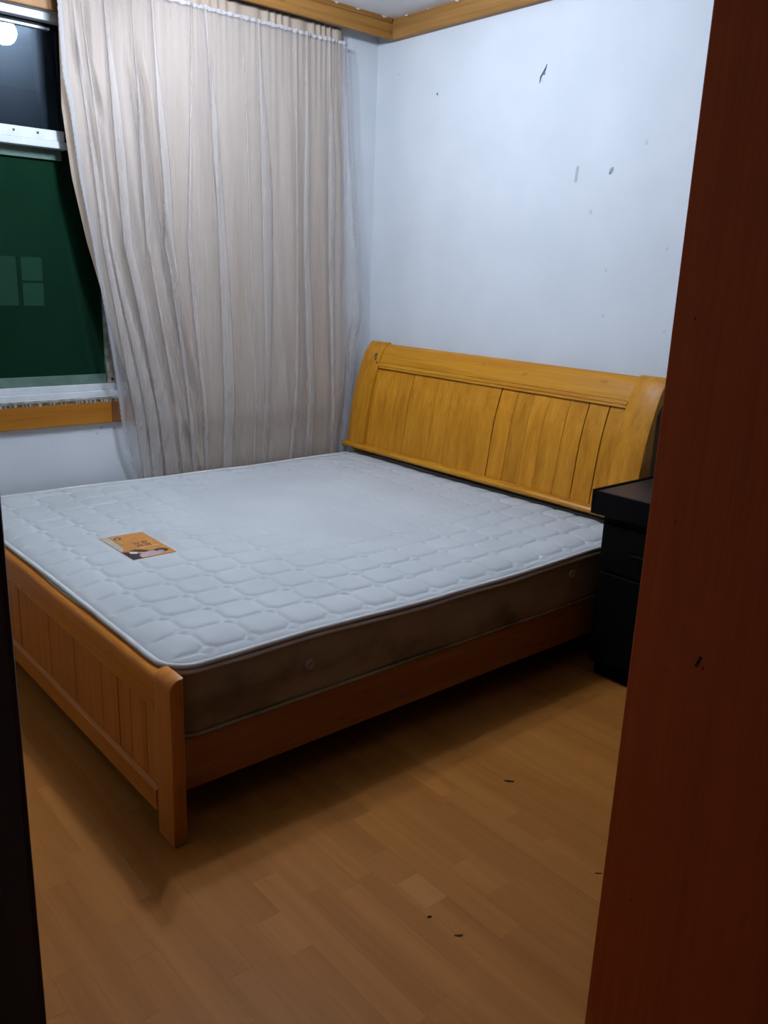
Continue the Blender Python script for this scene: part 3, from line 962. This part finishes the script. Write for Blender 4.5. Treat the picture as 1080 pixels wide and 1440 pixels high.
# deep creases shared by both layers: [(z, y), ...], half width, depth
CREASE = [([(1.70, -1.49), (1.787, -1.498), (2.014, -1.533), (2.203, -1.565), (2.3, -1.57)], 0.008, 0.020, 1.65, 2.3),
          ([(1.52, -1.301), (1.847, -1.315), (2.121, -1.35)], 0.008, 0.022, 1.3, 2.25),
          ([(0.507, -1.033), (0.793, -1.071), (1.143, -1.149), (1.55, -1.229), (2.015, -1.283), (2.172, -1.315)], 0.010, 0.034, 0.45, 2.3),
          ([(1.51, -0.984), (1.915, -0.979), (2.284, -0.985)], 0.006, 0.016, 1.4, 2.35),
          ([(1.9, -1.455), (1.982, -1.473), (2.105, -1.5), (2.297, -1.503)], 0.008, 0.024, 1.85, 2.45),
          ([(0.45, -1.09), (0.8, -1.14), (1.2, -1.23)], 0.010, 0.020, 0.4, 1.2),
          ([(0.45, -0.99), (0.8, -1.02), (1.3, -1.06)], 0.009, 0.016, 0.4, 1.2)]


def crease(y_, z):
    d = 0.0
    for (tr_, w_, dep, z0, z1) in CREASE:
        k = smooth01((z - z0) / 0.2) * smooth01((z1 - z) / 0.2)
        if k > 0:
            q = (y_ - interp(tr_, z)) / w_
            if abs(q) < 5:
                # sharp valley with a raised lip on one side
                d += dep * k * (math.exp(-q * q) - 0.55 * math.exp(-((q - 2.2) / 1.4) ** 2))
    return d


def fabric(name, ztop, zbot, YL, YR, N_, seed, x0f, amp, over, mat, parent, ns_=520, nt_=110, pinch=0.0):
    rnd = random.Random(seed)
    ph = [rnd.random() * 6.28 for _ in range(8)]
    vs_, fs = [], []
    for j in range(nt_ + 1):
        t = j / nt_
        z = ztop + (zbot - ztop) * t
        yl, yr = interp(YL, z), interp(YR, z)
        for i in range(ns_ + 1):
            s = i / ns_
            sw = s + 0.020 * math.sin(7 * s + ph[0]) + 0.012 * t * math.sin(13 * s + ph[1])
            sw -= (0.020 * math.sin(ph[0]) + 0.012 * t * math.sin(ph[1])) * (1 - s) + (0.020 * math.sin(7 + ph[0]) + 0.012 * t * math.sin(13 + ph[1])) * s
            phs = 2 * math.pi * N_ * s + 2.2 * math.sin(9 * s + ph[2]) + 1.5 * math.sin(23 * s + ph[3]) + 0.9 * t * math.sin(15 * s + ph[4] + t)
            m_ = (1.15 - 0.65 * smooth01((s - 0.2) / 0.4)) * (0.45 + 0.55 * (0.5 + 0.5 * math.sin(11 * s + ph[5] + 1.2 * t)) * (0.6 + 0.4 * math.sin(29 * s + ph[6])))
            A = amp * m_ * smooth01(t * 2.5 + 0.15)
            fine = 0.005 * math.exp(-t * 9) * math.sin(2 * math.pi * N_ * 3.3 * s + 3 * math.sin(31 * s + ph[7]))
            lim = 1.0 if z > 1.0 else 0.45 + 0.55 * smooth01((z - 0.5) / 0.5)
            sg = math.sin(phs)
            shp = sg * (1 - 0.25 * sg)
            x = x0f(z, s) + A * lim * shp + fine
            env = min(1.0, s * 12, (1 - s) * 12)
            y_ = yl + (yr - yl) * sw + over * m_ * smooth01(t * 2 + 0.1) * math.cos(phs + 0.5) * env
            x -= crease(y_, z) * (1.0 if z > 0.85 else 0.5)
            vs_.append((max(x, 0.026 if 0.69 < z < 0.83 else 0.006), y_, z))
    for j in range(nt_):
        for i in range(ns_):
            a = j * (ns_ + 1) + i
            fs.append((a, a + ns_ + 1, a + ns_ + 2, a + 1))
    me = bpy.data.meshes.new(name)
    me.from_pydata(vs_, [], fs)
    o = link(name, me, mat, parent, smooth=True)
    md = o.modifiers.new('thickness', 'SOLIDIFY') if mat == 'drape' else None
    if md:
        md.thickness = 0.0012
        md.offset = -1
    return o, vs_, ns_, nt_


XD_ = [(0.25, 0.020), (0.42, 0.024), (0.6, 0.038), (0.70, 0.054), (0.82, 0.058), (1.1, 0.060), (2.2, 0.064), (2.5, 0.072)]
XS_ = [(0.25, 0.036), (0.42, 0.042), (0.6, 0.062), (0.70, 0.078), (0.82, 0.084), (1.1, 0.088), (2.1, 0.092), (2.36, 0.090), (2.5, 0.090)]


def xd(z, s):
    return interp(XD_, z)


def xs(z, s):
    b = interp(XS_, z)
    k = smooth01((s - 0.925) / 0.05) * smooth01((1.2 - z) / 0.2)
    return b * (1 - k) + 0.036 * k


drape = empty('drape_curtain', (0, 0, 0))
tag(drape, 'long beige curtain hanging in soft folds over the window', 'curtain')
dro, dv, dn_, dnt = fabric('drape_panel', 2.462, 0.30, DL, DR, 8, 11, xd, 0.026, 0.014, 'drape', drape)
sheer = empty('sheer_curtain', (0, 0, 0))
tag(sheer, 'thin white see-through curtain layered in front of the beige curtain', 'curtain')

# foremost point of the drape, so that the sheer lies over its folds
DZ0, DZ1, DY0, DB = 2.462, 0.30, -1.75, 0.006
DM = []
for j in range(dnt + 1):
    r_ = [0.0] * 280
    for i in range(dn_ + 1):
        x, y_, z = dv[j * (dn_ + 1) + i]
        b = int((y_ - DY0) / DB)
        if 0 <= b < 280:
            r_[b] = max(r_[b], x)
    for _ in range(3):
        r_ = [max(r_[max(0, b - 1)] * 0.55 + r_[min(279, b + 1)] * 0.45, r_[b]) if 0 else max(r_[b], 0.5 * (r_[max(0, b - 1)] + r_[min(279, b + 1)])) for b in range(280)]
    DM.append(r_)


def drape_front(y_, z):
    t = (DZ0 - z) / (DZ0 - DZ1) * dnt
    j = int(min(max(t, 0), dnt - 1))
    q = (y_ - DY0) / DB - 0.5
    b = int(min(max(q, 0), 278))
    f = min(max(q - b, 0), 1)
    return DM[j][b] * (1 - f) + DM[j][b + 1] * f


# pleats of the sheer: (y at top, middle, bottom), folded width
PLE = [(-1.575, -1.50, -1.335, 0.026, 0.044), (-1.54, -1.465, -1.295, 0.022, 0.055), (-1.44, -1.405, -1.235, 0.050, 0.060), (-1.33, -1.30, -1.15, 0.016, 0.040), (-1.25, -1.21, -1.09, 0.036, 0.034),
       (-1.08, -1.105, -1.02, 0.020, 0.022), (-1.02, -0.965, -0.925, 0.050, 0.046),
       (-0.83, -0.80, -0.755, 0.014, 0.016), (-0.75, -0.735, -0.715, 0.050, 0.046), (-0.56, -0.545, -0.555, 0.020, 0.030),
       (-0.505, -0.495, -0.445, 0.046, 0.034), (-0.385, -0.345, -0.275, 0.040, 0.016)]


def sheer_panel(ztop, zbot, nt_=130):
    rnd = random.Random(5)
    ph = [rnd.random() * 6.28 for _ in range(8)]
    rows = []
    for j in range(nt_ + 1):
        t = j / nt_
        z = ztop + (zbot - ztop) * t
        yl, yr = interp(SL, z), interp(SR, z)
        pos = []
        for (a, b, c, w_, wb) in PLE:
            p_ = interp([(0.45, c), (1.45, b), (2.42, a)], z)
            p_ += 0.006 * math.sin(2.1 * z + a * 9)
            p_ = min(max(p_, yl + 0.02), yr - 0.02)
            w_ = interp([(0.5, wb), (1.3, w_)], z)
            ww = w_ * (0.25 + 0.75 * smooth01(t * 3)) * (1 + 0.25 * math.sin(3 * z + a * 13))
            pos.append((p_, ww))
        row_ = []
        prev = yl
        for k, (p_, ww) in enumerate(pos):
            a0, a1 = prev, max(p_, prev + 0.004)
            M_ = 22
            for q in range(M_):
                f_ = q / M_
                yy_ = a0 + (a1 - a0) * f_
                row_.append((yy_, 0.006 * math.sin(math.pi * f_) * math.sin(5 * k + 2 * t), 0))
            # forward, back, forward
            for q in range(8):
                f_ = q / 8
                row_.append((a1 + ww * f_, 0.005 * f_, 1))
            for q in range(8):
                f_ = q / 8
                row_.append((a1 + ww * (1 - f_), 0.005 + 0.005 * math.sin(math.pi * f_) + 0.002 * f_, 1))
            for q in range(8):
                f_ = q / 8
                row_.append((a1 + ww * f_, 0.007 * (1 - f_) + 0.006 * math.sin(math.pi * f_), 1))
            prev = a1 + ww
        for q in range(31):
            f_ = q / 30
            row_.append((prev + (max(yr, prev + 0.01) - prev) * f_, 0.005 * math.sin(9.4 * f_), 0))
        out = []
        n_ = len(row_)
        for i_, (yy_, dx, _) in enumerate(row_):
            s_ = (yy_ - yl) / (yr - yl)
            lim = 0.5 + 0.5 * smooth01((z - 0.45) / 0.5)
            x = xs(z, s_) + dx * lim
            x += lim * smooth01(t * 3) * (0.008 * math.sin(17 * yy_ + ph[0] + 0.6 * z) + 0.005 * math.sin(41 * yy_ + ph[1] + z))
            fine = math.exp(-t * 10)
            x += 0.0035 * fine * math.sin(230 * yy_ + 4 * math.sin(19 * yy_))
            x -= crease(yy_, z) * 0.5
            x = max(x, drape_front(yy_, z) + 0.006 + dx * 0.6)
            out.append((min(max(x, 0.03 if 0.69 < z < 0.83 else 0.012), 0.062 if z < 0.47 else 0.2), yy_, z))
        rows.append(out)
    n_ = len(rows[0])
    vs_ = [p for r_ in rows for p in r_]
    fs = []
    for j in range(nt_):
        for i_ in range(n_ - 1):
            a = j * n_ + i_
            fs.append((a, a + n_, a + n_ + 1, a + 1))
    me = bpy.data.meshes.new('sheer_panel')
    me.from_pydata(vs_, [], fs)
    link('sheer_panel', me, 'sheer', sheer, smooth=True)
    return vs_, n_ - 1, nt_


sv, sn, stn = sheer_panel(2.397, 0.30)
# stitched heading tape along the sheer's top
hv, hf = [], []
for i in range(sn + 1):
    x, y_, z = sv[i]
    hv += [(x + 0.002, y_, z + 0.006 + 0.002 * math.sin(i * 0.9)), (x + 0.004, y_, z - 0.008 + 0.002 * math.sin(i * 0.9 + 2))]
for i in range(sn):
    hf.append((2 * i, 2 * i + 1, 2 * i + 3, 2 * i + 2))
me = bpy.data.meshes.new('heading_tape')
me.from_pydata(hv, [], hf)
link('heading_tape', me, 'tapehead', sheer, smooth=True)
# scalloped lace along both free edges
for (col, sgn) in ((0, -1), (sn, 1)):
    hv, hf = [], []
    K = stn * 4
    for j in range(K + 1):
        q = j / 4
        a = int(min(q, stn - 1))
        f_ = q - a
        p0, p1 = Vector(sv[a * (sn + 1) + col]), Vector(sv[(a + 1) * (sn + 1) + col])
        p_ = p0.lerp(p1, f_)
        wdt = 0.008 + 0.006 * abs(math.sin(j * 0.55))
        hv += [(p_.x + 0.001, p_.y - sgn * 0.010, p_.z), (p_.x + 0.002, p_.y + sgn * wdt * 0.6, p_.z)]
    for j in range(K):
        hf.append((2 * j, 2 * j + 1, 2 * j + 3, 2 * j + 2))
    me = bpy.data.meshes.new('lace_edge')
    me.from_pydata(hv, [], hf)
    link('lace_edge', me, 'lace', sheer, smooth=True)

# ------------------------------------------------------------------ flecks on the floor


def fleck(x, y_, L_, W_, ang, mat, label, seed):
    rnd = random.Random(seed)
    bm = bmesh.new()
    bmesh.ops.create_icosphere(bm, subdivisions=2, radius=1)
    for v in bm.verts:
        k = 1 + 0.35 * noise.noise(v.co * 2.3 + Vector((seed, 0, 0)))
        bend = 0.5 * v.co.x * v.co.x
        v.co = Vector((v.co.x * L_ * k, (v.co.y * k + bend) * W_, v.co.z * W_ * 0.5 * k))
    zmin = min(v.co.z for v in bm.verts)
    for v in bm.verts:
        v.co.z -= zmin
    me = bpy.data.meshes.new('floor_fleck')
    bm.to_mesh(me)
    bm.free()
    o = link('floor_fleck', me, mat, smooth=True)
    o.location = (x, y_, 0.0)
    o.rotation_euler = (0, 0, ang)
    tag(o, label, 'debris', 'flecks of dirt on the floor')


fleck(2.229, -1.280, 0.015, 0.0036, 0.75, 'debris', 'largest dark fleck of dirt on the floor between bed and door', 1)
fleck(2.473, -1.821, 0.006, 0.0025, 1.2, 'debris', 'short dark fleck on the floor below the pale floor strip', 2)
fleck(2.552, -1.809, 0.010, 0.0026, 1.0, 'debris_b', 'thin brown fleck nearest the bottom edge of the floor', 3)
fleck(2.62, -1.40, 0.010, 0.0024, 0.9, 'debris_b', 'thin brown fleck on the floor close to the door jamb', 4)
